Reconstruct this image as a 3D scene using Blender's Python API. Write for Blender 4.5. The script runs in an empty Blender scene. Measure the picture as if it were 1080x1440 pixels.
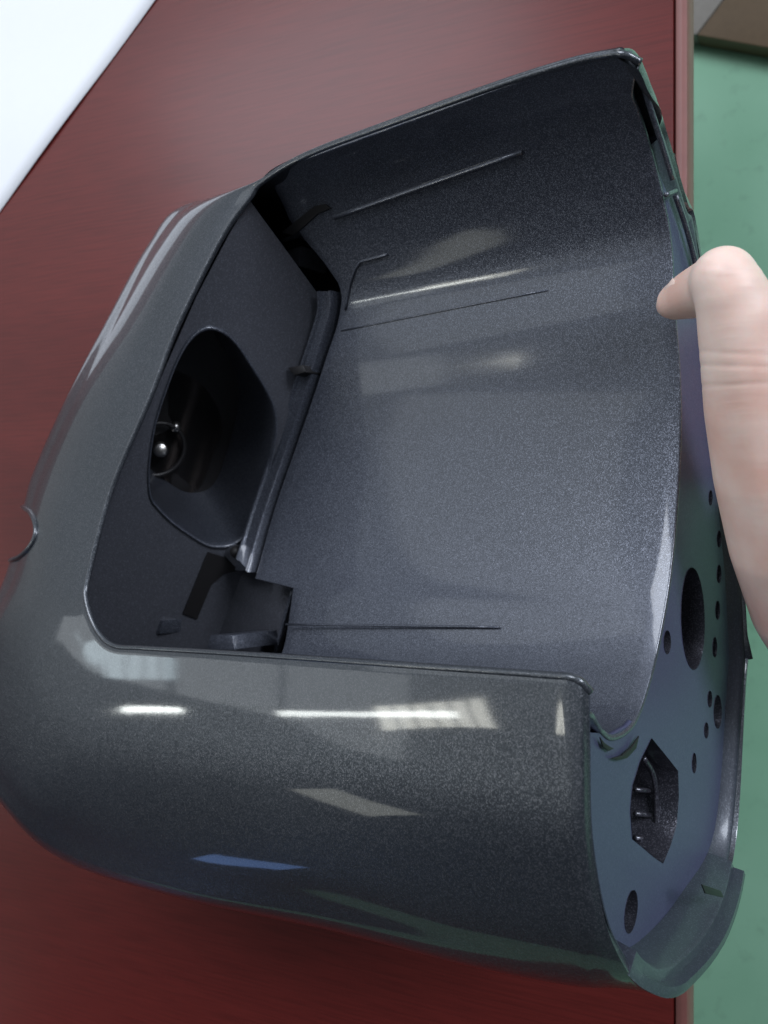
import bpy, bmesh, math, random
from mathutils import Vector, Matrix
random.seed(7)
S = bpy.context.scene
COL = S.collection
R = math.radians

# ------------------------------------------------------------------ camera
TILT = R(25)            # camera tilt from straight down
DELTA = R(15)           # how far the base end of the housing is lifted off the table
LIFT = -0.0045
def to_world(p):        # housing coordinates (length a, across y, height w) -> world
    a, y, w = p
    return Vector((a*math.cos(DELTA)-w*math.sin(DELTA), y, a*math.sin(DELTA)+w*math.cos(DELTA)+LIFT))
CAMP = to_world((0.171, 0, 0.47))
cam_d = bpy.data.cameras.new('camera'); cam = bpy.data.objects.new('camera', cam_d); COL.objects.link(cam)
cam.location = CAMP; cam.rotation_euler = (0, TILT, 0)
cam_d.sensor_fit = 'VERTICAL'; cam_d.angle_y = 2*math.atan(720/1247.)
cam_d.sensor_fit = 'VERTICAL'
cam_d.clip_start = 0.01; cam_d.clip_end = 60
cam_d.dof.use_dof = True; cam_d.dof.focus_distance = 0.34; cam_d.dof.aperture_fstop = 11.0
S.camera = cam
S.view_settings.view_transform = 'Standard'; S.view_settings.look = 'None'
S.view_settings.exposure = 0.12; S.view_settings.gamma = 1.0

# ------------------------------------------------------------------ room light
W_ = bpy.data.worlds.new('World'); S.world = W_; W_.use_nodes = True
nt = W_.node_tree; nt.nodes.clear()
out = nt.nodes.new('ShaderNodeOutputWorld'); bg = nt.nodes.new('ShaderNodeBackground')
tc = nt.nodes.new('ShaderNodeTexCoord'); sp = nt.nodes.new('ShaderNodeVectorMath'); sp.operation = 'DOT_PRODUCT'
sp.inputs[1].default_value = (-.08, .75, .42)      # the window side and the ceiling are the bright part of the room
cr = nt.nodes.new('ShaderNodeValToRGB'); mr = nt.nodes.new('ShaderNodeMapRange')
nt.links.new(tc.outputs['Generated'], sp.inputs[0]); nt.links.new(sp.outputs['Value'], mr.inputs['Value'])
mr.inputs['From Min'].default_value = -1; mr.inputs['From Max'].default_value = 1
nt.links.new(mr.outputs[0], cr.inputs[0])
el = cr.color_ramp.elements
el[0].position = 0.0; el[0].color = (0.014, 0.016, 0.026, 1)
el[1].position = 1.0; el[1].color = (0.60, 0.68, 0.78, 1)
for ps, c in ((0.42, (0.016, 0.020, 0.036)), (0.50, (0.07, 0.075, 0.08)), (0.56, (0.42, 0.46, 0.48))):
    e = el.new(ps); e.color = (*c, 1)
nt.links.new(cr.outputs[0], bg.inputs[0]); bg.inputs[1].default_value = 0.55
nt.links.new(bg.outputs[0], out.inputs[0])

def area_lamp(name, loc, target, sx, sy, power, color):
    l = bpy.data.lights.new(name, 'AREA'); l.shape = 'RECTANGLE'; l.size = sx; l.size_y = sy
    l.energy = power; l.color = color
    o = bpy.data.objects.new(name, l); COL.objects.link(o); o.location = loc
    o.rotation_euler = (Vector(target)-Vector(loc)).to_track_quat('-Z', 'Y').to_euler()
    return o
area_lamp('window_light', (-0.7, 1.6, 2.2), (0, 0, 0), 1.5, 1.0, 40, (0.86, 0.91, 1.0))
area_lamp('side_window_light', (1.9, 1.15, 1.5), (0, 0, 0), 0.9, 0.9, 44, (0.84, 0.90, 1.0))
for x, y, l in ((-2.75, -.75, 1.3), (-5.0, -1.22, 1.0)):
    o = area_lamp('ceiling_tube_light', (x, y, 1.95), (x, y, 0), l, .05, 3.5, (0.95, 1.0, 0.97))
    o.rotation_euler = (0, 0, R(12))
def ceiling_reflection(cx, cy, sx, sy, rot, rad):
    o = area_lamp('ceiling_reflection_light', (cx, cy, 2.4), (cx, cy, 0), sx, sy, math.pi*sx*sy*rad, (.90, .96, 1.0))
    o.rotation_euler = (0, 0, R(rot))
for cx, sx in ((-3.55, 1.15), (-4.95, 1.5), (-7.2, 2.7)): ceiling_reflection(cx, -.84, sx, .62, 0, 1.1)
ceiling_reflection(-2.85, 1.25, 1.5, 3.1, 12, .8)  # added overhead light, placed so its edge reflects in the trough floor
def pane(loc, tgt, w, h, power, col, n):
    # a small high window with slatted blind: n bright strips with gaps
    z = (Vector(loc)-Vector(tgt)).normalized()
    for k in range(n):
        o = area_lamp('blind_slat_light', loc, tgt, w, h/n*.82, power/n, col)
        o.location = Vector(loc)+o.rotation_euler.to_matrix()@Vector((0, (k-(n-1)/2)*h/n, 0))
pane((-2.36, -.69, 2.05), (-.06, -.06, .22), .20, .40, 1.9, (1.0, 1.0, .90), 6)
pane((-4.87, -.72, 1.88), (-.22, -.07, .18), .22, .36, .8, (.75, .92, 1.0), 4)
pane((-2.20, -1.57, 1.40), (-.10, .11, .12), .50, .26, .55, (.97, 1.0, .92), 1)
area_lamp('blue_reflection_light', (-1.85, -1.95, .32), (-.1, -.1, .15), .34, .16, .22, (.25, .45, 1.0))  # low blue lamp added for a blue reflection on the shell's lower side
# ------------------------------------------------------------------ helpers: photograph geometry in housing coordinates
F = 1247.; T = R(40)
def ray(u, v):
    x = (u-540)/F; y = (720-v)/F
    return Vector((x*math.cos(T)-math.sin(T), y, -(math.cos(T)+x*math.sin(T))))
CL = Vector((0.171, 0, 0.47))
def PW(u, v, w):
    d = ray(u, v); return CL + d*((w-CL.z)/d.z)
def PA(u, v, a):
    d = ray(u, v); return CL + d*((a-CL.x)/d.x)
def PP(u, v, p, n):
    d = ray(u, v); return CL + d*((Vector(p)-CL).dot(n)/d.dot(n))
def world_on_z(u, v, z):
    x = (u-540)/F; y = (720-v)/F
    d = Vector((x*math.cos(TILT)-math.sin(TILT), y, -(math.cos(TILT)+x*math.sin(TILT))))
    return CAMP + d*((z-CAMP.z)/d.z)

# ------------------------------------------------------------------ materials
def new_mat(name):
    m = bpy.data.materials.new(name); m.use_nodes = True
    return m, m.node_tree, m.node_tree.nodes['Principled BSDF']
def flake_mat(name, base, flake, rough=0.32, amount=0.5, coat=0.25, scale=1500, jitter=0.35, metal=0.35, coat_r=0.06):
    m, t, b = new_mat(name)
    tc = t.nodes.new('ShaderNodeTexCoord')
    vo = t.nodes.new('ShaderNodeTexVoronoi'); vo.inputs['Scale'].default_value = scale
    t.links.new(tc.outputs['Object'], vo.inputs['Vector'])
    # random flake orientation
    sub = t.nodes.new('ShaderNodeVectorMath'); sub.operation = 'SUBTRACT'; sub.inputs[1].default_value = (.5, .5, .5)
    t.links.new(vo.outputs['Color'], sub.inputs[0])
    sc = t.nodes.new('ShaderNodeVectorMath'); sc.operation = 'SCALE'; sc.inputs['Scale'].default_value = jitter
    t.links.new(sub.outputs[0], sc.inputs[0])
    ge = t.nodes.new('ShaderNodeNewGeometry')
    ad = t.nodes.new('ShaderNodeVectorMath'); ad.operation = 'ADD'
    t.links.new(ge.outputs['Normal'], ad.inputs[0]); t.links.new(sc.outputs[0], ad.inputs[1])
    no = t.nodes.new('ShaderNodeVectorMath'); no.operation = 'NORMALIZE'; t.links.new(ad.outputs[0], no.inputs[0])
    t.links.new(no.outputs[0], b.inputs['Normal'])
    # flake brightness
    sx = t.nodes.new('ShaderNodeSeparateColor'); t.links.new(vo.outputs['Color'], sx.inputs[0])
    rp = t.nodes.new('ShaderNodeValToRGB'); rp.color_ramp.elements[0].position = 1-amount
    rp.color_ramp.elements[0].color = (*base, 1); rp.color_ramp.elements[1].position = 1; rp.color_ramp.elements[1].color = (*flake, 1)
    t.links.new(sx.outputs[1], rp.inputs[0])
    # slow handling marks in tone
    nz = t.nodes.new('ShaderNodeTexNoise'); nz.inputs['Scale'].default_value = 9; nz.inputs['Detail'].default_value = 6
    t.links.new(tc.outputs['Object'], nz.inputs['Vector'])
    r2 = t.nodes.new('ShaderNodeMapRange'); r2.inputs['To Min'].default_value = 0.82; r2.inputs['To Max'].default_value = 1.18
    t.links.new(nz.outputs[0], r2.inputs[0])
    mx = t.nodes.new('ShaderNodeVectorMath'); mx.operation = 'SCALE'
    t.links.new(rp.outputs[0], mx.inputs[0]); t.links.new(r2.outputs[0], mx.inputs['Scale'])
    t.links.new(mx.outputs[0], b.inputs['Base Color'])
    r3 = t.nodes.new('ShaderNodeMapRange'); r3.inputs['To Min'].default_value = rough-0.06; r3.inputs['To Max'].default_value = rough+0.08
    t.links.new(nz.outputs[0], r3.inputs[0]); t.links.new(r3.outputs[0], b.inputs['Roughness'])
    b.inputs['Metallic'].default_value = metal
    b.inputs['Coat Weight'].default_value = coat; b.inputs['Coat Roughness'].default_value = coat_r
    # clear top gloss follows the true surface, gently wavy
    bp = t.nodes.new('ShaderNodeBump'); bp.inputs['Strength'].default_value = 0.015; bp.inputs['Distance'].default_value = 0.001
    n2 = t.nodes.new('ShaderNodeTexNoise'); n2.inputs['Scale'].default_value = 60
    t.links.new(tc.outputs['Object'], n2.inputs['Vector']); t.links.new(n2.outputs[0], bp.inputs['Height'])
    t.links.new(bp.outputs[0], b.inputs['Coat Normal'])
    return m
M_SHELL = flake_mat('glossy_flake_plastic', (0.048, 0.055, 0.066), (0.115, 0.12, 0.135), 0.34, 0.42, 0.9, 3200, 0.20, 0.55, 0.05)
M_TROUGH = flake_mat('satin_flake_plastic', (0.055, 0.061, 0.080), (0.150, 0.162, 0.200), 0.38, 0.45, 0.75, 3600, 0.22, 0.45, 0.08)
M_PANEL = flake_mat('dull_inner_plastic', (0.07, 0.073, 0.088), (0.11, 0.115, 0.14), 0.42, 0.3, 0.25, 2600, 0.12, 0.2, 0.2)
M_BASE = flake_mat('blue_grey_base_plastic', (0.070, 0.075, 0.140), (0.092, 0.098, 0.175), 0.45, 0.35, 0.1, 2600, 0.08, 0.2, 0.25)
M_RIM = flake_mat('dark_rim_plastic', (0.045, 0.052, 0.070), (0.08, 0.09, 0.115), 0.38, 0.3, 0.35, 2600, 0.1, 0.2, 0.15)
M_BOSS = flake_mat('shiny_socket_plastic', (0.05, 0.05, 0.065), (0.13, 0.13, 0.16), 0.28, 0.4, 0.5, 2600, 0.14, 0.5, 0.1)
def plain_mat(name, col, rough=.5, metal=0, spec=.5):
    m, t, b = new_mat(name)
    tc = t.nodes.new('ShaderNodeTexCoord'); nz = t.nodes.new('ShaderNodeTexNoise'); nz.inputs['Scale'].default_value = 120
    nz.inputs['Detail'].default_value = 5
    t.links.new(tc.outputs['Object'], nz.inputs['Vector'])
    mr = t.nodes.new('ShaderNodeMapRange'); mr.inputs['To Min'].default_value = .85; mr.inputs['To Max'].default_value = 1.15
    t.links.new(nz.outputs[0], mr.inputs[0])
    v = t.nodes.new('ShaderNodeVectorMath'); v.operation = 'SCALE'; v.inputs[0].default_value = col
    t.links.new(mr.outputs[0], v.inputs['Scale']); t.links.new(v.outputs[0], b.inputs['Base Color'])
    b.inputs['Roughness'].default_value = rough; b.inputs['Metallic'].default_value = metal
    b.inputs['Specular IOR Level'].default_value = spec
    return m
M_BLACK = plain_mat('black_plastic_and_slot_dark', (0.012, 0.011, 0.012), .5)  # real black parts, and the dark painted on slot inserts
M_MOTOR = plain_mat('brown_black_steel', (0.085, 0.070, 0.065), .45, .3)
M_STEEL = plain_mat('worn_steel', (0.35, 0.34, 0.33), .3, 1.0)
M_PAPER = plain_mat('white_paper', (0.90, 0.91, 0.95), .7)
M_PAPER.node_tree.nodes['Map Range'].inputs['To Min'].default_value = .99; M_PAPER.node_tree.nodes['Map Range'].inputs['To Max'].default_value = 1.01
M_NAIL = plain_mat('finger_nail', (0.80, 0.60, 0.52), .3)

def wood_mat():
    m, t, b = new_mat('red_mahogany_laminate')
    tc = t.nodes.new('ShaderNodeTexCoord'); mp = t.nodes.new('ShaderNodeMapping')
    mp.inputs['Scale'].default_value = (2.0, 10, 20)
    t.links.new(tc.outputs['Object'], mp.inputs[0])
    n1 = t.nodes.new('ShaderNodeTexNoise'); n1.inputs['Scale'].default_value = 1.0; n1.inputs['Detail'].default_value = 8
    n1.inputs['Distortion'].default_value = 0.6
    t.links.new(mp.outputs[0], n1.inputs[0])
    rp = t.nodes.new('ShaderNodeValToRGB')
    rp.color_ramp.elements[0].position = .3; rp.color_ramp.elements[0].color = (0.085, 0.009, 0.008, 1)
    rp.color_ramp.elements[1].position = .72; rp.color_ramp.elements[1].color = (0.135, 0.017, 0.014, 1)
    t.links.new(n1.outputs[0], rp.inputs[0])
    m2 = t.nodes.new('ShaderNodeMapping'); m2.inputs['Scale'].default_value = (25, 700, 100)
    t.links.new(tc.outputs['Object'], m2.inputs[0])
    n2 = t.nodes.new('ShaderNodeTexNoise'); n2.inputs['Scale'].default_value = 1; n2.inputs['Detail'].default_value = 3
    t.links.new(m2.outputs[0], n2.inputs[0])
    mr = t.nodes.new('ShaderNodeMapRange'); mr.inputs['From Min'].default_value = .35; mr.inputs['From Max'].default_value = .6
    mr.inputs['To Min'].default_value = .80; mr.inputs['To Max'].default_value = 1.04
    t.links.new(n2.outputs[0], mr.inputs[0])
    v = t.nodes.new('ShaderNodeVectorMath'); v.operation = 'SCALE'
    t.links.new(rp.outputs[0], v.inputs[0]); t.links.new(mr.outputs[0], v.inputs['Scale'])
    t.links.new(v.outputs[0], b.inputs['Base Color'])
    b.inputs['Roughness'].default_value = .42; b.inputs['Specular IOR Level'].default_value = .3
    b.inputs['Coat Weight'].default_value = .15; b.inputs['Coat Roughness'].default_value = .22
    bp = t.nodes.new('ShaderNodeBump'); bp.inputs['Strength'].default_value = .12; bp.inputs['Distance'].default_value = .0006
    t.links.new(n2.outputs[0], bp.inputs['Height']); t.links.new(bp.outputs[0], b.inputs['Normal'])
    return m
M_WOOD = wood_mat()
M_EDGE = plain_mat('paler_red_edging', (0.20, 0.075, 0.065), .5)  # edge strip in a paler red than the tabletop
def floor_mat():
    m, t, b = new_mat('green_painted_floor')
    tc = t.nodes.new('ShaderNodeTexCoord')
    n1 = t.nodes.new('ShaderNodeTexNoise'); n1.inputs['Scale'].default_value = 5; n1.inputs['Detail'].default_value = 10
    t.links.new(tc.outputs['Object'], n1.inputs[0])
    rp = t.nodes.new('ShaderNodeValToRGB')
    rp.color_ramp.elements[0].position = .35; rp.color_ramp.elements[0].color = (0.26, 0.54, 0.35, 1)
    rp.color_ramp.elements[1].position = .68; rp.color_ramp.elements[1].color = (0.34, 0.64, 0.44, 1)
    t.links.new(n1.outputs[0], rp.inputs[0])
    vo = t.nodes.new('ShaderNodeTexNoise'); vo.inputs['Scale'].default_value = 55; vo.inputs['Detail'].default_value = 6
    t.links.new(tc.outputs['Object'], vo.inputs[0])
    mr = t.nodes.new('ShaderNodeMapRange'); mr.inputs['From Min'].default_value = .25; mr.inputs['From Max'].default_value = .42
    mr.inputs['To Min'].default_value = .86; mr.inputs['To Max'].default_value = 1.0
    t.links.new(vo.outputs[0], mr.inputs[0])
    v = t.nodes.new('ShaderNodeVectorMath'); v.operation = 'SCALE'
    t.links.new(rp.outputs[0], v.inputs[0]); t.links.new(mr.outputs[0], v.inputs['Scale'])
    t.links.new(v.outputs[0], b.inputs['Base Color']); b.inputs['Roughness'].default_value = .5
    return m
M_FLOOR = floor_mat()
M_BROWN = plain_mat('brown_board', (0.15, 0.10, 0.055), .55)
M_GREY = plain_mat('grey_board', (0.28, 0.26, 0.23), .6)
def skin_mat():
    m, t, b = new_mat('pale_skin')
    tc = t.nodes.new('ShaderNodeTexCoord')
    n1 = t.nodes.new('ShaderNodeTexNoise'); n1.inputs['Scale'].default_value = 45; n1.inputs['Detail'].default_value = 6
    t.links.new(tc.outputs['Object'], n1.inputs[0])
    rp = t.nodes.new('ShaderNodeValToRGB')
    rp.color_ramp.elements[0].position = .3; rp.color_ramp.elements[0].color = (0.80, 0.50, 0.41, 1)
    rp.color_ramp.elements[1].position = .7; rp.color_ramp.elements[1].color = (0.90, 0.70, 0.61, 1)
    t.links.new(n1.outputs[0], rp.inputs[0]); t.links.new(rp.outputs[0], b.inputs['Base Color'])
    b.inputs['Roughness'].default_value = .5
    b.inputs['Subsurface Weight'].default_value = .25; b.inputs['Subsurface Scale'].default_value = .004
    b.inputs['Subsurface Radius'].default_value = (1, .35, .2)
    mp = t.nodes.new('ShaderNodeMapping'); mp.inputs['Scale'].default_value = (70, 520, 70); mp.inputs['Rotation'].default_value = (0, 0, .15)
    t.links.new(tc.outputs['Object'], mp.inputs[0])
    vo = t.nodes.new('ShaderNodeTexNoise'); vo.inputs['Scale'].default_value = 1; vo.inputs['Detail'].default_value = 4
    t.links.new(mp.outputs[0], vo.inputs[0])
    bp = t.nodes.new('ShaderNodeBump'); bp.inputs['Strength'].default_value = .16; bp.inputs['Distance'].default_value = .0005
    t.links.new(vo.outputs[0], bp.inputs['Height']); t.links.new(bp.outputs[0], b.inputs['Normal'])
    return m
M_SKIN = skin_mat()

# ------------------------------------------------------------------ mesh helpers
def link(name, me, mat, parent=None, smooth=True):
    o = bpy.data.objects.new(name, me); COL.objects.link(o)
    if mat: me.materials.clear(); me.materials.append(mat)
    if smooth:
        for p in me.polygons: p.use_smooth = True
    if parent: o.parent = parent
    return o
def mesh(name, vs, fs, mat, parent=None, smooth=True):
    me = bpy.data.meshes.new(name); me.from_pydata([tuple(v) for v in vs], [], fs)
    bm = bmesh.new(); bm.from_mesh(me); bmesh.ops.remove_doubles(bm, verts=bm.verts, dist=1e-6)
    bmesh.ops.recalc_face_normals(bm, faces=bm.faces); bm.to_mesh(me); bm.free()
    return link(name, me, mat, parent, smooth)
def bake(o):            # apply modifiers
    dg = bpy.context.evaluated_depsgraph_get(); dg.update()
    me = bpy.data.meshes.new_from_object(o.evaluated_get(dg)); o.modifiers.clear(); o.data = me; return o
def auto_smooth(o, ang=35):
    bm = bmesh.new(); bm.from_mesh(o.data)
    for e in bm.edges:
        if len(e.link_faces) == 2: e.smooth = e.calc_face_angle(0) < R(ang)
    bm.to_mesh(o.data); bm.free(); return o
def cr_pt(p0, p1, p2, p3, t):
    return 0.5*((2*p1)+(p2-p0)*t+(2*p0-5*p1+4*p2-p3)*t*t+(3*p1-p0-3*p2+p3)*t*t*t)
def spline(pts, n, closed=False):
    out = []; m = len(pts); P = [Vector(p) for p in pts]
    rng = m if closed else m-1
    for i in range(rng):
        if closed: q = [P[(i+k-1) % m] for k in range(4)]
        else:
            q = [P[max(0, min(m-1, i+k-1))] for k in range(4)]
            if i == 0: q[0] = 2*P[0]-P[1]
            if i == m-2: q[3] = 2*P[-1]-P[-2]
        for k in range(n): out.append(cr_pt(*q, k/n))
    if not closed: out.append(P[-1])
    return out
def grid_mesh(name, rows, mat, parent, closed_rows=False):
    n = len(rows[0]); vs = [p for r in rows for p in r]; fs = []
    for i in range(len(rows)-1):
        for j in range(n-1): fs.append((i*n+j, i*n+j+1, (i+1)*n+j+1, (i+1)*n+j))
    return mesh(name, vs, fs, mat, parent)
def solid(o, th, off=-1, bev=0):
    m = o.modifiers.new('s', 'SOLIDIFY'); m.thickness = th; m.offset = off; m.use_even_offset = False
    if bev:
        b = o.modifiers.new('b', 'BEVEL'); b.width = bev; b.segments = 3; b.limit_method = 'ANGLE'; b.angle_limit = R(50)
    return bake(o)
def fill_loops(name, loops, origin, ex, ey, ez, depth, mat, parent, bev=0):
    """flat plate with holes: 2-D outlines filled in the plane (origin, ex, ey), given a real thickness along ez"""
    cu = bpy.data.curves.new('tmp', 'CURVE'); cu.dimensions = '2D'; cu.fill_mode = 'BOTH'; cu.extrude = depth/2
    if bev: cu.bevel_depth = bev; cu.bevel_resolution = 1; cu.offset = -bev
    for lp in loops:
        s = cu.splines.new('POLY'); s.points.add(len(lp)-1); s.use_cyclic_u = True
        for i, p in enumerate(lp):
            d = Vector(p)-origin; s.points[i].co = (d.dot(ex)*100, d.dot(ey)*100, 0, 1)
    cu.extrude = depth*50
    if bev: cu.bevel_depth = bev*100; cu.offset = -bev*100
    t = bpy.data.objects.new('tmp', cu); COL.objects.link(t)
    dg = bpy.context.evaluated_depsgraph_get(); dg.update()
    me = bpy.data.meshes.new_from_object(t.evaluated_get(dg)); bpy.data.objects.remove(t)
    for v in me.vertices:
        c = v.co/100; v.co = origin+ex*c.x+ey*c.y+ez*(c.z-depth/2)
    bm = bmesh.new(); bm.from_mesh(me); bmesh.ops.remove_doubles(bm, verts=bm.verts, dist=1e-6)
    bmesh.ops.recalc_face_normals(bm, faces=bm.faces); bm.to_mesh(me); bm.free(); me.name = name
    return link(name, me, mat, parent, False)
def tube(name, pts, r, mat, parent, n=8, rs=None, cap=True):
    P = [Vector(p) for p in pts]; vs = []; fs = []
    up = Vector((0.13, 0.21, 0.97))
    for i, p in enumerate(P):
        tdir = (P[min(i+1, len(P)-1)]-P[max(i-1, 0)]).normalized()
        x = tdir.cross(up).normalized(); y = tdir.cross(x).normalized()
        rr = rs[i] if rs else r
        for k in range(n):
            a = 2*math.pi*k/n; vs.append(p+x*rr*math.cos(a)+y*rr*math.sin(a))
    for i in range(len(P)-1):
        for k in range(n): fs.append((i*n+k, i*n+(k+1) % n, (i+1)*n+(k+1) % n, (i+1)*n+k))
    if cap: fs.append(tuple(range(n))); fs.append(tuple((len(P)-1)*n+k for k in range(n)))
    return mesh(name, vs, fs, mat, parent)
def prism(name, poly, dz, mat, parent, bev=0.0004):
    """polygon poly extruded by vector dz, edges rounded"""
    n = len(poly); P = [Vector(p) for p in poly]; dz = Vector(dz)
    vs = P+[p+dz for p in P]; fs = [tuple(range(n)), tuple(range(2*n-1, n-1, -1))]
    for i in range(n): fs.append((i, (i+1) % n, n+(i+1) % n, n+i))
    o = mesh(name, vs, fs, mat, parent, False)
    if bev:
        b = o.modifiers.new('b', 'BEVEL'); b.width = bev; b.segments = 2; bake(o)
        for p in o.data.polygons: p.use_smooth = True
        auto_smooth(o, 40)
    return o
def tag(o, label=None, cat=None, kind=None, group=None):
    if label: o['label'] = label
    if cat: o['category'] = cat
    if kind: o['kind'] = kind
    if group: o['group'] = group
    return o

NX = Vector((1, 0, 0)); NY = Vector((0, 1, 0)); NZ = Vector((0, 0, 1))

# ------------------------------------------------------------------ floor, table, paper, far corner
FZ = -0.74
floor = mesh('floor', [(-6, -6, FZ), (6, -6, FZ), (6, 6, FZ), (-6, 6, FZ)], [(0, 1, 2, 3)], M_FLOOR, None, False)
tag(floor, kind='structure')

table = bpy.data.objects.new('table', None); COL.objects.link(table); table.location = (-0.6, 0, FZ)
tag(table, 'red mahogany table with a paler edge strip, under the dark plastic housing', 'table')
EX = world_on_z(968, 720, 0).x
def tb(name, x0, x1, y0, y1, z0, z1, mat, bev=0.0015):
    o = prism(name, [(x0+.6, y0, z0-FZ), (x1+.6, y0, z0-FZ), (x1+.6, y1, z0-FZ), (x0+.6, y1, z0-FZ)], (0, 0, z1-z0), mat, table, bev)
    return o
tb('tabletop', -1.35, EX-0.0075, -1.0, .85, -.028, 0, M_WOOD)
tb('edge_strip', EX-0.0072, EX, -1.0, .85, -.030, -0.0004, M_EDGE, 0.003)
for x in (-1.30, EX-.07):
    for y in (-.95, .76): tb('leg', x, x+.05, y, y+.05, FZ, -.029, M_WOOD)

# white sheet of paper, its long edge running up to the right
p1 = world_on_z(222, -2, 0.0); p2 = world_on_z(-2, 302, 0.0)
dd = (p1-p2).normalized(); pn = Vector((-dd.y, dd.x, 0))
if pn.x > 0: pn = -pn
pc = world_on_z(142, 105, 0)
c0 = p2-dd*.14; c1 = p1+dd*.12
vs = []; nu, nv = 24, 16
for i in range(nu+1):
    for j in range(nv+1):
        q = c0.lerp(c1, i/nu)+pn*(.21*j/nv)
        q.z = .0012+.0006*math.sin(i*.7+j*.4)+.003*(j/nv)**2
        vs.append(q)
fs = [(i*(nv+1)+j, i*(nv+1)+j+1, (i+1)*(nv+1)+j+1, (i+1)*(nv+1)+j) for i in range(nu) for j in range(nv)]
paper = mesh('paper_sheet', vs, fs, M_PAPER); solid(paper, .0003)
tag(paper, 'blank white sheet of paper lying on the red table beyond the housing', 'paper')

# brown cabinet and grey board standing at the edge of the green floor
def fz(u, v, h): return world_on_z(u, v, FZ+h)
cab = prism('brown_cabinet', [fz(u, v, .03) for u, v in ((980, 49), (1130, 76), (1260, -120), (1108, -120))], (0, 0, -.0298), M_BROWN, None, .002)
tag(cab, 'low brown board box standing on the green floor beyond the table edge', 'cabinet')
gb = prism('grey_plinth', [fz(u, v, .03) for u, v in ((900, 36), (979, 48.5), (1106, -120), (900, -120))], (0, 0, -.0298), M_GREY, None, .002)
tag(gb, 'light grey plinth on the green floor next to the brown board box', 'plinth')

# ------------------------------------------------------------------ the housing
H = bpy.data.objects.new('appliance_housing', None); COL.objects.link(H)
H.location = (0, 0, LIFT); H.rotation_euler = (0, -DELTA, 0)
tag(H, 'dark metallic grey plastic appliance housing lying open on the red table, gripped by the hand', 'plastic housing')

# outer shell: columns run round the opening, rows from the rim outwards and under
def wr(y): return .2365+(max(-.045, min(.15, y))+.045)/.195*(.195-.2365)
def rimw(u, v):         # height of the left rim from its y
    w = .22
    for _ in range(8): w = wr(PW(u, v, w).y)
    return w
SR = PA(1053, 925, .0435)
def SEAM(a):
    f = min(1, max(0, (a+.25)/(.25+.0435)))
    return Vector((a, -.05+(SR.y+.05)*f, .093+(SR.z-.093)*f))
cols = []
e0 = [PA(828, 974, .0505), PA(829, 1060, .0505), PA(832, 1180, .0505), PA(850, 1290, .0505), PA(873, 1350, .0505), PA(903, 1388, .0505)]
e0 += [PA(940, 1386, .0505), PA(1004, 1306, .0505), PA(1034, 1180, .044), SR]
cols.append(e0)
near = [
 [(806, 955), (810, 1060), (813, 1178), (825, 1286), (834, 1348), (858, 1388)],
 [(760, 950), (764, 1060), (768, 1175), (779, 1282), (788, 1346), (800, 1386)],
 [(620, 940), (624, 1040), (630, 1150), (636, 1250), (640, 1313), (645, 1355)],
 [(450, 928), (452, 1020), (455, 1120), (455, 1212), (450, 1263), (445, 1304)],
 [(300, 918), (295, 1005), (285, 1095), (272, 1175), (262, 1226), (255, 1264)],
 [(200, 912), (183, 990), (158, 1070), (128, 1135), (105, 1178), (90, 1211)]]
nw = [[.2365, .2368, .2355, .227, .216, .200]]*3+[[.2365, .2370, .236, .229, .219, .205], [.2365, .2370, .236, .230, .222, .21], [.2365, .237, .236, .231, .223, .212]]
for c, ws in zip(near, nw):
    q = [PW(u, v, w) for (u, v), w in zip(c, ws)]
    s = q[-1]
    q += [Vector((s.x, s.y-.003, s.z-.028)), Vector((s.x, s.y+.003, s.z-.060)), Vector((s.x+.002, s.y*.72, .100)), SEAM(s.x+.01)]
    if len(cols) < 4:
        k_ = (.97, .85, .45)[len(cols)-1]
        for r_ in (6, 7, 8):
            q[r_].y += (e0[r_].y-q[r_].y)*k_; q[r_].z += (e0[r_].z+.002-q[r_].z)*k_
        for r_ in (5, 6, 7, 8, 9): q[r_].x = min(q[r_].x, e0[r_].x-.005*(len(cols)))
    cols.append(q)
left = [
 [(157, 908), (118, 965), (78, 1032), (46, 1090), (27, 1124), (14, 1144)],
 [(133, 885), (92, 922), (40, 968), (-6, 1010), (-32, 1032), (-48, 1044)],
 [(119, 846), (85, 862), (40, 885), (0, 898), (-20, 903), (-34, 906)],
 [(121, 812), (92, 812), (62, 812), (36, 812), (20, 812), (9, 812)],
 [(145, 718), (116, 717), (84, 714), (60, 712), (46, 711), (36, 710)],
 [(166, 657), (137, 659), (106, 661), (79, 661), (62, 661), (50, 661)],
 [(209, 558), (182, 558), (154, 557), (127, 557), (110, 556), (97, 556)],
 [(248, 457), (222, 457), (198, 456), (175, 456), (161, 455), (150, 455)],
 [(310, 333), (282, 336), (256, 339), (233, 342), (219, 344), (210, 346)],
 [(349, 278), (322, 280), (300, 283), (282, 285), (272, 287), (264, 289)]]
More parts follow.
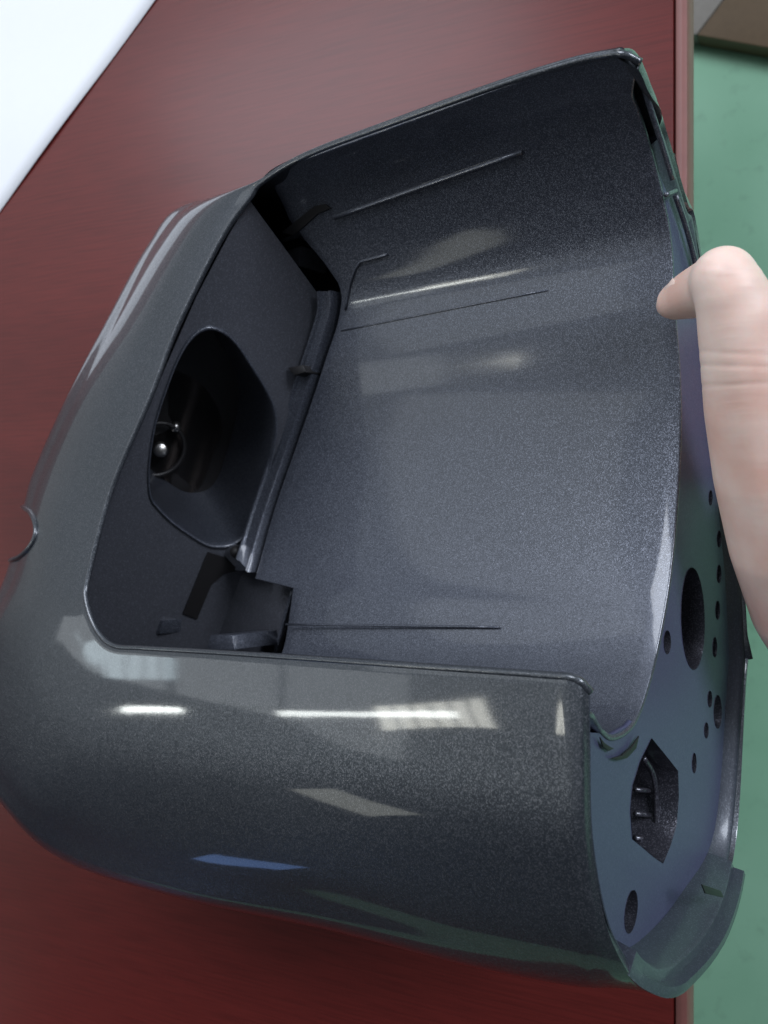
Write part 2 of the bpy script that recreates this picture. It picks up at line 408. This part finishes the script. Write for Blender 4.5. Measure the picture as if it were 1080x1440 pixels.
for ci, c in enumerate(left):
    w0 = rimw(*c[0]); dws = [0, .0006, .0004, -.002, -.006, -.014]
    if ci >= 8: dws = [0, .0006, -.001, -.007, -.016, -.028]
    if ci == 7: dws = [0, .0006, 0, -.004, -.010, -.020]
    q = [PW(u, v, w0+d) for (u, v), d in zip(c, dws)]
    s = q[-1]; m = Vector((-.16, -.01, 0))
    for f, w in ((1.0, s.z-.028), (.97, s.z-.055), (.84, .118)):
        q.append(Vector((m.x+(s.x-m.x)*f, m.y+(s.y-m.y)*f, max(w, .10))))
    # keep the rounded tail end above the table
    q[8].z = max(q[8].z, (-q[8].x*math.sin(DELTA)-LIFT+.004)/math.cos(DELTA))
    q.append(SEAM(max(-.28, min(-.17, s.x+.1))))
    q[9].z = max(.093, (-q[9].x*math.sin(DELTA)-LIFT+.002)/math.cos(DELTA))
    cols.append(q)
for (u, v) in [(366, 256), (427, 219), (560, 168.5), (700, 118.5), (800, 87), (852, 75.5), (876, 75)]:
    p = PW(u, v, .195 if u != 366 else .1955)
    q = [p+Vector((0, dy, dw)) for dy, dw in ((0, 0), (.0006, .0004), (.0016, -.0004), (.0026, -.005), (.0034, -.014), (.0034, -.030))]
    q += [p+Vector((0, 0, -.050)), p+Vector((0, -.018, -.073)), Vector((p.x, p.y-.08, .098)), SEAM(p.x)]
    if u > 850:
        for k in (5, 6, 7, 8): q[k].x = min(q[k].x, .042-.001*k)
        q[5].y -= .008; q[6].y -= .016; q[7].y -= .014
        e8 = PA(1040, 760, .0425); q[8] = Vector((q[8].x, e8.y+.006, e8.z+.004))
        f = .45 if u > 870 else .8
        for k in (1, 2, 3): q[k] = p+(q[k]-p)*f
    cols.append(q)
ef = [PA(899, 86, .0470)]
pe = ef[0]
q = [pe, pe+Vector((0, .0002, -.0015)), PA(910, 106, .046), PA(925, 143, .044), PA(938, 186, .0425), PA(950, 226, .0415), PA(967, 285, .040), PA(986, 352, .040)]
q += [PA(1040, 760, .0425), SR]
cols.append(q)
NS = 7
rows_s = [spline(c, NS) for c in cols]                # each column smoothed along its rows
nr = len(rows_s[0]); grid = []
for j in range(nr):
    grid.append(spline([c[j] for c in rows_s], NS))
shell = grid_mesh('outer_shell', grid, M_SHELL, H)
# orientation: make normals point away from the body core
core = Vector((-.12, -.03, .17))
me = shell.data; me.update()
s_ = sum((1 if (p.center-core).dot(p.normal) > 0 else -1)*p.area for p in me.polygons)
if s_ < 0: me.flip_normals()
solid(shell, .0025, -1)
# finger notch in the left end
cp = PW(38, 749, .205)
ax = (Vector((-.25, .0, .97))).normalized()
zq = Matrix(((ax.z, 0, ax.x), (0, 1, 0), (-ax.x, 0, ax.z)))
vs = []; n = 40
for k in (-.06, .06):
    for i in range(n):
        a = 2*math.pi*i/n; vs.append(cp+zq@Vector((.056*math.cos(a), .0160*math.sin(a), k)))
fs = [tuple(range(n))[::-1], tuple(range(n, 2*n))]+[(i, (i+1) % n, n+(i+1) % n, n+i) for i in range(n)]
from mathutils.bvhtree import BVHTree
bvh = BVHTree.FromPolygons([v.co for v in shell.data.vertices], [tuple(p.vertices) for p in shell.data.polygons])
lipn = []
for i in range(-9, 10):
    a = R(i*8.5); q = cp+zq@Vector((.056*math.cos(a), .0160*math.sin(a), .05))
    hit = bvh.ray_cast(q, -ax, .09)[0]
    if hit: lipn.append(hit)
cut = mesh('cut', vs, fs, None, None, False)
bo = shell.modifiers.new('bo', 'BOOLEAN'); bo.object = cut; bo.operation = 'DIFFERENCE'; bo.solver = 'EXACT'
cut.parent = H
bpy.context.view_layer.update()
bake(shell); bpy.data.objects.remove(cut)
bv = shell.modifiers.new('b', 'BEVEL'); bv.width = .0012; bv.segments = 3; bv.limit_method = 'ANGLE'; bv.angle_limit = R(50)
bake(shell)
for p in shell.data.polygons: p.use_smooth = True
auto_smooth(shell, 45)

bead = [p+Vector((0, 0, -.0010)) for p in grid[0]]
tube('rim_highlight_bead', bead, .00135, M_SHELL, H, 8)  # glossy tube added along the rim to catch an edge highlight
if len(lipn) > 3: tube('notch_lip', lipn, .0016, M_SHELL, H, 10)
# trough: extruded section
PLA = .0386
sec_px = [(872, 92), (893, 140), (912, 200), (930, 270), (943, 340), (948, 430), (955, 520), (957, 600), (953, 700), (944, 800), (931, 880), (915, 950), (893, 1012), (864, 1033), (842, 1018)]
sec = [Vector((0, .1548, .1945))]+[Vector((0, p.y, p.z)) for p in (PA(u, v, PLA) for u, v in sec_px)]
sec += [Vector((0, -.0605, .222)), Vector((0, -.0562, .2312))]
secs = spline(sec, 6)
def on_trough(u, v, lift=0):
    d = ray(u, v); best = None
    for i in range(len(secs)-1):
        y0, w0, y1, w1 = secs[i].y, secs[i].z, secs[i+1].y, secs[i+1].z
        A = d.y; B = -(y1-y0); C = y0; D = d.z; E_ = -(w1-w0); G = w0-CL.z
        det = A*E_-B*D
        if abs(det) < 1e-12: continue
        t = (C*E_-B*G)/det; s = (A*G-C*D)/det
        if -1e-6 <= s <= 1+1e-6 and t > 0:
            nrm = Vector((0, -(w1-w0), (y1-y0))).normalized()
            if nrm.dot(d) > 0: nrm = -nrm
            if best is None or t > best[0]: best = (t, nrm)
    t, nrm = best
    return CL+d*t+nrm*lift
TL = sorted([(p.y, p.x) for p in [on_trough(q[0], q[1]) for q in [(386, 268), (405, 308), (428, 338), (452, 366), (476, 400)]+spline([(480, 420, 0), (474, 455, 0), (459, 500, 0), (442, 552, 0), (415, 630, 0), (386, 714, 0), (361, 804, 0)], 4)]])
NR = [on_trough(412, 822).x, on_trough(385, 918).x]
TL = [t for t in TL if t[0] < .1535]+[(.1545, -.128), (.156, -.115)]
def a_left(y, w):
    if y < -.036: return NR[0]+(NR[1]-NR[0])*min(1, (-.036-y)/.045)
    for (y0, a0), (y1, a1) in zip(TL, TL[1:]):
        if y <= y1: return a0+(a1-a0)*(y-y0)/(y1-y0)
    return TL[-1][1]
def a_right(y, w):
    if w > .2 and y < 0: return PLA+(.0455-PLA)*min(1, (w-.2)/.02)
    if y > .12: return PLA+(.0450-PLA)*min(1, max(0, (w-.178)/.012))
    return PLA
rows = []
NA = 30
fine = []
for i in range(len(secs)):
    fine.append(secs[i])
for p in fine:
    l = a_left(p.y, p.z); r = a_right(p.y, p.z)
    sl = .012*min(1, max(0, (-.04-p.y)/.015))
    row = []
    for k in range(NA+1):
        x = l+(r-l)*k/NA; f = min(1, max(0, (x-.022)/.022)); f = f*f*min(1, max(0, (p.y-.138)/.012))
        row.append(Vector((x, p.y-sl*(1-k/NA)-.0040*f, p.z-.001*f)))
    rows.append(row)
trough = grid_mesh('basket_trough', rows, M_TROUGH, H)
me = trough.data; me.update()
if sum(p.normal.z*p.area for p in me.polygons) < 0: me.flip_normals()
solid(trough, .0022, -1)
bv = trough.modifiers.new('b', 'BEVEL'); bv.width = .0007; bv.segments = 2; bv.limit_method = 'ANGLE'; bv.angle_limit = R(60); bake(trough)
for p in trough.data.polygons: p.use_smooth = True
auto_smooth(trough, 45)
def rib(name, pts, r=.0007, lift=.0002, mat=None):
    return tube(name, [on_trough(u, v, lift) for u, v in pts], r, mat or M_TROUGH, H, 6)
def line(a, b, n=8): return [(a[0]+(b[0]-a[0])*i/n, a[1]+(b[1]-a[1])*i/n) for i in range(n+1)]
rib('rib', line((470, 306), (735, 213)), .0010, .0004)
rib('rib', line((480, 465), (770, 408)), .00055, 0.0)
rib('rib', line((402, 878), (702, 882)), .00055, 0.0)
rib('rib', line((545, 358), (507, 368), 4)+[(500, 378), (494, 395)]+line((492, 402), (486, 436), 3), .0007, .0003)

# ledge strip between floor and back panel
SW = .1405
Lr = [(474, 408), (472, 440), (456, 494), (438, 552), (411, 630), (382, 714), (367, 765), (356, 806)]
Ll = [(446, 410), (446, 440), (430, 492), (410, 550), (385, 626), (356, 710), (341, 758), (333, 784)]
R1 = [on_trough(u-3, v, .0012) for u, v, _ in spline([(u, v, 0) for u, v in Lr], 4)]
R2 = [PW(u, v, a.z) for (u, v, _), a in zip(spline([(u, v, 0) for u, v in Ll], 4), R1)]
vs = []; fs = []; n = len(R1)
for a, b in zip(R1, R2):
    e = (a-b).normalized()
    vs += [b-Vector((0, 0, .03)), b, b+e*.0008+NZ*.0012, b+e*.0022+NZ*.0012, b+e*.003, a-e*.003, a-e*.0022+NZ*.0012, a-e*.0008+NZ*.0012, a, a-Vector((0, 0, .03))]
for i in range(n-1):
    for j in range(9): fs.append((i*10+j, i*10+j+1, (i+1)*10+j+1, (i+1)*10+j))
fs.append(tuple(range(10))); fs.append(tuple((n-1)*10+k for k in range(10)))
ledge = mesh('ledge', vs, fs, M_TROUGH, H, True); auto_smooth(ledge, 50)

# back panel with the oval duct mouth
f1 = Vector((-.1546, .0931, .137)); f2 = Vector((-.2217, -.0284, .137))
foot = (f1-f2).normalized(); upv = Vector((-.42, -.04, 1)).normalized()
pn = foot.cross(upv).normalized()
if pn.x < 0: pn = -pn
upv = pn.cross(foot).normalized()
if upv.z < 0: upv = -upv
def on_panel(u, v, off=0): return PP(u, v, f1+pn*off, pn)
oval_px = [(248, 474), (275, 464), (305, 465), (330, 483), (355, 520), (375, 553), (385, 580), (386, 612), (378, 655), (365, 700), (350, 740), (333, 760), (312, 766), (290, 763), (262, 746), (238, 728), (216, 704), (200, 680), (190, 640), (190, 590), (205, 540), (225, 498)]
oval = spline([on_panel(u, v) for u, v in oval_px], 3, True)
for i, p in enumerate(oval):
    if p.z > .190: oval[i] = p+upv*((.190+(p.z-.190)*.5-p.z)/upv.z)
cen = sum(oval, Vector())/len(oval)
o0 = f1-foot*.26
outl = []
def clampw(p, w): return p+upv*((w-p.z)/upv.z)
A0 = f1+foot*.065; B0 = f2-foot*.075
top = []
pl = [on_panel(446, 412), on_panel(420, 376), on_panel(396, 343), on_panel(368, 305), on_panel(350, 280), clampw(f1, .200), clampw(f1-foot*.07, .207), clampw(f1-foot*.1, .212), clampw(f2, .214), clampw(f2-foot*.04, .213), clampw(B0, .209), clampw(B0, .130), clampw(f2-foot*.045, .118), clampw(f1, .118)]
panel = fill_loops('back_panel', [pl, oval], f1, foot, upv, pn, .002, M_PANEL, H)
# rounded lip of the duct mouth and the duct itself
rows = []
for k, (dep, sc, lift) in enumerate([(-.0004, 1.035, 0), (.0012, 1.03, 0), (.0018, 1.015, 0), (.0012, 1.0, 0), (-.003, .99, 0), (-.02, .97, 0), (-.04, .95, 0), (-.058, .93, 0)]):
    lp = [cen+(p-cen)*sc+pn*dep for p in oval]; rows.append(lp+[lp[0]])
duct = grid_mesh('air_duct', rows, M_TROUGH, H)
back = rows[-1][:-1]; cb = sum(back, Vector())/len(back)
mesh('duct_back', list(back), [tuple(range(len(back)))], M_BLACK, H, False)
# motor mounting disc seen at the bottom of the duct
def on_duct(u, v, off): return PP(u, v, cb+pn*off, pn)
dc = on_duct(215, 628, .004)
def ring_pts(c, r1, r2, n=36): return [c+foot*r1*math.cos(2*math.pi*i/n)+upv*r2*math.sin(2*math.pi*i/n) for i in range(n)]
mslot = [on_duct(*p, .004) for p in [(196, 618), (208, 592), (240, 588), (248, 604), (232, 612), (214, 618)]]
mdisc = fill_loops('motor_plate', [ring_pts(dc, .046, .042), mslot], cb, foot, upv, pn, .002, M_MOTOR, H)
dr = on_duct(222, 632, .006)
rr = ring_pts(dr, .0165, .0155)
tube('plate_ring', rr+[rr[0]], .0013, M_BLACK, H, 8, cap=False)
tube('motor_shaft', [on_duct(226, 632, .004), on_duct(226, 632, .012), on_duct(226, 632, .013)], .0045, M_STEEL, H, 16, rs=[.0045, .0045, .003])
tube('screw', [on_duct(247, 600, .004), on_duct(247, 600, .007)], .0032, M_STEEL, H, 12)

for n_ in ('plate_ring', 'motor_shaft', 'screw'): bpy.data.objects[n_].parent = mdisc

# floor pocket beside the ledge, brackets and clips
pk = [PW(*p, .129) for p in [(352, 803), (418, 818), (388, 930), (270, 920), (284, 868), (314, 806)]]
prism('pocket_floor', pk, (0, 0, -.002), M_PANEL, H)
tube('rib', [PW(*p, .136) for p in line((413, 824), (387, 920), 6)], .0013, M_TROUGH, H, 8)
br = prism('bracket', [PW(*p, .143) for p in [(303, 768), (330, 766), (350, 798), (330, 797)]], (0, 0, -.018), M_PANEL, H)
prism('bracket', [PW(*p, .1435) for p in [(332, 786), (358, 786), (356, 804), (330, 802)]], (0, 0, -.016), M_TROUGH, H)
tube('screw_hole', [PW(332, 776, .1432), PW(332, 776, .1438)], .0035, M_BLACK, H, 14)
prism('clip', [PW(*p, .165) for p in [(212, 871), (230, 873), (224, 892), (206, 890)]], (0.004, 0, -.03), M_TROUGH, H)
prism('clip', [PW(*p, .166) for p in [(296, 893), (326, 893), (330, 914), (290, 914)]], (0.002, 0, -.03), M_TROUGH, H)
prism('clip', [PW(*p, .150) for p in [(403, 352), (424, 346), (420, 374), (398, 372)]], (0, 0, -.02), M_PANEL, H)
prism('clip', [PW(*p, .147) for p in [(404, 517), (426, 513), (430, 523), (414, 528)]], (0, 0, -.012), M_BLACK, H)
tube('rib', [PW(*p, .155) for p in spline([Vector((469, 293, 0)), Vector((448, 301, 0)), Vector((432, 317, 0)), Vector((418, 331, 0)), Vector((398, 338, 0))], 4) for p in [(p[0], p[1])]], .0012, M_TROUGH, H, 8)
prism('cross_wall', [PW(*p, .154) for p in [(469, 294), (448, 302), (432, 318), (418, 332), (427, 338), (450, 322), (474, 310)]], (0, 0, -.03), M_TROUGH, H)

prism('slot_dark', [on_trough(u, v, .0002) for u, v in [(398, 327), (424, 306), (444, 290), (459, 287), (467, 293), (448, 301), (431, 317), (414, 331)]], (0, 0, .0008), M_BLACK, H, 0)  # black insert on the wall, painted as the dark inside a slot

prism('slot_dark', [on_panel(u, v, .0008) for u, v in [(292, 776), (318, 784), (346, 799), (314, 807), (297, 822), (277, 870), (257, 862)]], pn*.0006, M_BLACK, H, 0)  # flush black insert, its colour stands for a slot's dark inside

# base plate with its openings
def ell(u, v, ru, rv, tilt=0, n=22):
    c, s = math.cos(tilt), math.sin(tilt)
    return [(u+ru*math.cos(a)*c-rv*math.sin(a)*s, v+ru*math.cos(a)*s+rv*math.sin(a)*c) for a in [2*math.pi*i/n for i in range(n)]]
BA = PLA-.0006
hexo = [(916, 1038), (934, 1060), (953, 1084), (954, 1120), (951, 1160), (942, 1190), (932, 1214), (920, 1206), (906, 1194), (889, 1180), (886, 1140), (889, 1105), (900, 1070)]
holes = [('big', ell(974, 870, 16.5, 72, -.02, 40)), ('hex', hexo), ('oval', ell(887, 1282, 8.5, 31, .12))]
small = [(938, 903, 5, 17), (1011, 758, 2.8, 12), (1011, 807, 3, 13), (1009, 858, 3, 13.5), (1005, 910, 3, 14.5), (998, 983, 3, 12), (1009, 1001, 5.5, 24), (1025, 1007, 5.5, 30), (993, 1027, 3, 11.5), (976, 1073, 3, 14.5), (999, 700, 2.6, 11)]
loops = [[PA(u, v, BA) for u, v in h[1]] for h in holes]+[[PA(u, v, BA) for u, v in ell(*s, 0, 14)] for s in small]
lo = rows_s[0]+rows_s[-1][::-1][1:]                 # the shell's open end, near rim -> bottom -> far rim
def inset(i, d):
    t = lo[min(i+1, len(lo)-1)]-lo[max(i-1, 0)]; t.x = 0; t.normalize()
    nrm = Vector((0, -t.z, t.y))
    if nrm.dot(Vector((0, -.01, .15))-Vector((0, lo[i].y, lo[i].z))) < 0: nrm = -nrm
    return lo[i]+nrm*d
pl_out = []
for i in range(len(lo)):
    q = inset(i, .0075)
    if i < 10 and q.y > -.066: continue
    if q.y > .133 and i > 40: continue
    pl_out.append(Vector((BA, q.y, q.z)))
pin = [Vector((BA, p.y, p.z)) for p in sec[3:-3]]
pin = [p+Vector((0, 0, -.0006)) for p in pin]
outline = pl_out+spline(pin, 3)
plate = fill_loops('base_plate', [outline]+loops, Vector((BA, 0, .12)), NY, NZ, NX, .002, M_BASE, H)
def sleeve(name, lp, depth, mat, taper=.92, lip=.0):
    c = sum(lp, Vector())/len(lp); rows = []
    for dep, sc in ((.0002, 1.0), (-.002, .985), (-depth*.5, (1+taper)/2), (-depth, taper)):
        l = [c+(p-c)*sc+NX*dep for p in lp]; rows.append(l+[l[0]])
    o = grid_mesh(name, rows, mat, H); return o, rows[-1][:-1]
for k, (nm, h) in enumerate(holes):
    lp = loops[k]
    o, bk = sleeve('socket', lp, (.022, .020, .012)[k], M_BOSS, (.9, .86, .8)[k])
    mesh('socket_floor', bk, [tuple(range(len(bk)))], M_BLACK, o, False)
    if nm == 'hex': hexsock = o
for lp in loops[3:]:
    o, bk = sleeve('screw_hole', lp, .006, M_BOSS, .8)
    bm = bmesh.new(); bm.from_mesh(o.data)
    be = [e for e in bm.edges if e.is_boundary and all(v.co.x < BA-.005 for v in e.verts)]
    bmesh.ops.contextual_create(bm, geom=be); bm.to_mesh(o.data); bm.free()
# inner step running down the hex socket
rib_p = [PA(u, v, PLA-.008) for u, v in [(905, 1066), (917, 1085), (922, 1110), (923, 1150), (922, 1190)]]
tube('socket_rib', spline(rib_p, 4), .0011, M_BOSS, hexsock, 8)
for v in (1110, 1144, 1178):
    tube('socket_rib', [PA(893, v, PLA-.012), PA(920, v+3, PLA-.010)], .0010, M_BOSS, hexsock, 8)

# base rim: raised skirt round the plate
prof = ((1.6, .0027), (.12, .0027), (.10, .0031), (.16, .0040), (.40, .0052), (.75, .0068), (1.02, .0090))
rows = []
use = [i for i in range(len(lo)) if not (lo[i].y > .140 and i > 40)]
for fr, d in prof:
    r = []
    for i in use:
        h = max(.0015, lo[i].x-BA); q = inset(i, d); r.append(Vector((lo[i].x-fr*h, q.y, q.z)))
    rows.append(r)
rim = grid_mesh('base_rim', rows, M_RIM, H); auto_smooth(rim, 50)
# thicker foot at the near lower corner, with its stepped ledge and cut end
def px_of(p):
    d = p-CL; f = Vector((-math.sin(T), 0, -math.cos(T))); r = Vector((math.cos(T), 0, -math.sin(T)))
    z = d.dot(f); return 540+F*d.dot(r)/z, 720-F*d.y/z
ft = [i for i in range(len(lo)//2+2) if px_of(lo[i])[0] > 884 and (px_of(lo[i])[1] > 1216)]
rows = []
for fr, d in ((-.012, -.0006), (1, -.0006), (1.1, .0006), (1.08, .0030), (.35, .0036), (.30, .0066), (.1, .0074), (-3.2, .0100)):
    r = []
    for k, i in enumerate(ft):
        e = min(1, (k/len(ft))/.45)*.0055
        q = inset(i, d); r.append(Vector((q.x+(fr*e if fr > 0 else fr*.004), q.y, q.z)))
    rows.append(r)
foot_ = grid_mesh('base_foot', rows, M_RIM, H)
bm = bmesh.new(); bm.from_mesh(foot_.data)
bm.verts.ensure_lookup_table()
endv0 = [min(bm.verts, key=lambda v: (v.co-r[0]).length) for r in rows]
bm.faces.new([v for k, v in enumerate(endv0) if v not in endv0[:k]])
endv = [min(bm.verts, key=lambda v: (v.co-r[-1]).length) for r in rows]
bm.faces.new(endv)
bmesh.ops.recalc_face_normals(bm, faces=bm.faces)
bm.to_mesh(foot_.data); bm.free(); auto_smooth(foot_, 45)
prism('slot_dark', [PA(u, v, .0535) for u, v in [(985, 1243), (1012, 1252), (1016, 1262), (990, 1256)]], (.0006, 0, 0), M_BLACK, H, .0002)  # black insert showing a slot in the foot as dark colour
# double rails in the far corner groove
tube('rail', spline([PA(*p, .0425) for p in [(897, 95), (914, 150), (930, 200), (946, 252)]], 4), .0011, M_TROUGH, H, 8)
tube('rail', spline([PA(*p, .0405) for p in [(950, 275), (962, 310), (972, 345), (982, 385)]], 4), .0011, M_TROUGH, H, 8)
tube('rail', spline([PA(*p, .0410) for p in [(936, 274), (950, 268)]], 4), .0009, M_TROUGH, H, 8)
# latch crescents under the trough's near corner, black inserts for the slots' dark
for px in ([(842, 1036), (848, 1044), (857, 1050), (862, 1052), (854, 1056), (846, 1050)], [(858, 1066), (872, 1062), (886, 1050), (897, 1034), (893, 1052), (880, 1066), (866, 1069)]):
    prism('latch_slot_dark', [PA(u, v, PLA+.0004) for u, v in px], (.0006, 0, 0), M_BLACK, H, .0002)

# ------------------------------------------------------------------ the hand
def capsule(bm, p, q, r1, r2, n=20):
    d = (q-p); L = d.length; z = d.normalized(); x = z.orthogonal().normalized(); y = z.cross(x)
    rings = []
    prof = [(-math.cos(t)*r1, math.sin(t)*r1) for t in [math.pi/2*k/6 for k in range(1, 7)]]
    prof += [(L+math.sin(t)*r2, math.cos(t)*r2) for t in [math.pi/2*k/6 for k in range(0, 6)]]
    for h, r in prof:
        rings.append([bm.verts.new(p+z*h+x*r*math.cos(2*math.pi*k/n)+y*r*math.sin(2*math.pi*k/n)) for k in range(n)])
    for a, b in zip(rings, rings[1:]):
        for k in range(n): bm.faces.new((a[k], a[(k+1) % n], b[(k+1) % n], b[k]))
    bm.faces.new(rings[0][::-1]); bm.faces.new(rings[-1])
bm = bmesh.new()
def chain(pts):
    P = [(PW(u, v, w), r) for u, v, w, r in pts]
    for (a, ra), (b, rb) in zip(P, P[1:]): capsule(bm, a, b, ra, rb)
# thumb: tip pressed on the trough edge, bent at the joint, ball of the thumb running down out of frame
chain([(939, 430, .1500, .0046), (950, 424, .152, .0070), (972, 414, .157, .0088), (1010, 398, .167, .0102), (1018, 392, .175, .0108)])
chain([(1018, 392, .175, .0108), (1027, 412, .173, .0118), (1040, 448, .168, .0138), (1052, 508, .161, .0156), (1064, 572, .152, .0176), (1086, 660, .138, .0205), (1114, 760, .12, .0228), (1150, 850, .10, .025), (1230, 960, .07, .028)])
# palm (outside the frame) and four fingers curled under the base
chain([(1110, 760, .11, .022), (1180, 640, .085, .019), (1170, 480, .075, .015)])
chain([(1150, 850, .10, .024), (1230, 720, .075, .018), (1210, 560, .068, .015)])
chain([(1210, 900, .07, .026), (1290, 760, .06, .016), (1240, 640, .062, .014)])
for (u, v, w) , ln, r in (((1170, 480, .072), 1.0, .0095), ((1200, 560, .064), 1.1, .0098), ((1225, 625, .062), 1.0, .0092), ((1240, 700, .060), .8, .0082)):
    q0 = PW(u, v, w)
    q1 = Vector((q0.x-.030*ln, q0.y+.012, .058)); q2 = Vector((q1.x-.026*ln, q1.y+.004, .066)); q3 = Vector((q2.x-.018*ln, q2.y, .074))
    for a, b, ra, rb in ((q0, q1, r*1.15, r), (q1, q2, r, r*.92), (q2, q3, r*.92, r*.75)): capsule(bm, a, b, ra, rb)
me = bpy.data.meshes.new('hand'); bm.to_mesh(me); bm.free()
hand = link('hand', me, M_SKIN)
rm = hand.modifiers.new('r', 'REMESH'); rm.mode = 'VOXEL'; rm.voxel_size = .0009; rm.use_smooth_shade = True
sm = hand.modifiers.new('s', 'CORRECTIVE_SMOOTH') if False else hand.modifiers.new('s', 'SMOOTH'); sm.iterations = 30; sm.factor = .6
bake(hand)
# skin creases across the base of the thumb and over the knuckle
for v in hand.data.vertices:
    pu, pv = px_of(v.co)
    if 980 < pu < 1110 and 340 < pv < 600:
        d = 0
        for v0, sl, am, wd in ((497, .06, .00040, 3.2), (515, .02, .00050, 3.2), (541, -.05, .00045, 3.5), (366, .18, .00022, 3), (378, .15, .00028, 3), (392, .10, .00022, 3)):
            k = (pv-v0-sl*(pu-1030))/wd
            if abs(k) < 3: d += am*math.exp(-k*k)
        if d: v.co -= v.normal*d*.38
# into world coordinates
for v in hand.data.vertices: v.co = to_world(v.co)
for p in hand.data.polygons: p.use_smooth = True
piv = to_world(PW(1230, 960, .07))
for v in hand.data.vertices: v.co -= piv
hand.location = piv
tag(hand, 'pale bare hand gripping the base end of the housing with a bent thumb', 'hand')
# thumb nail
nb = [PW(*p) for p in ((929, 424, .1562), (937, 411, .1606), (948, 397, .1655))]
vs = []; fs = []
side = Vector((.75, .1, .62)).normalized()
for i, p in enumerate(nb):
    for k in range(7):
        s = (k-3)/3.0
        vs.append(to_world(p+Vector((.35, -.75, .35)).normalized()*s*.0032+Vector((.15, .55, .6)).normalized()*(-.0009*s*s))-piv)
for i in range(2):
    for k in range(6): fs.append((i*7+k, i*7+k+1, (i+1)*7+k+1, (i+1)*7+k))
nail = mesh('thumb_nail', vs, fs, M_NAIL, hand); solid(nail, .0006)

S.render.engine = 'CYCLES'
S.render.resolution_x = 768; S.render.resolution_y = 1024
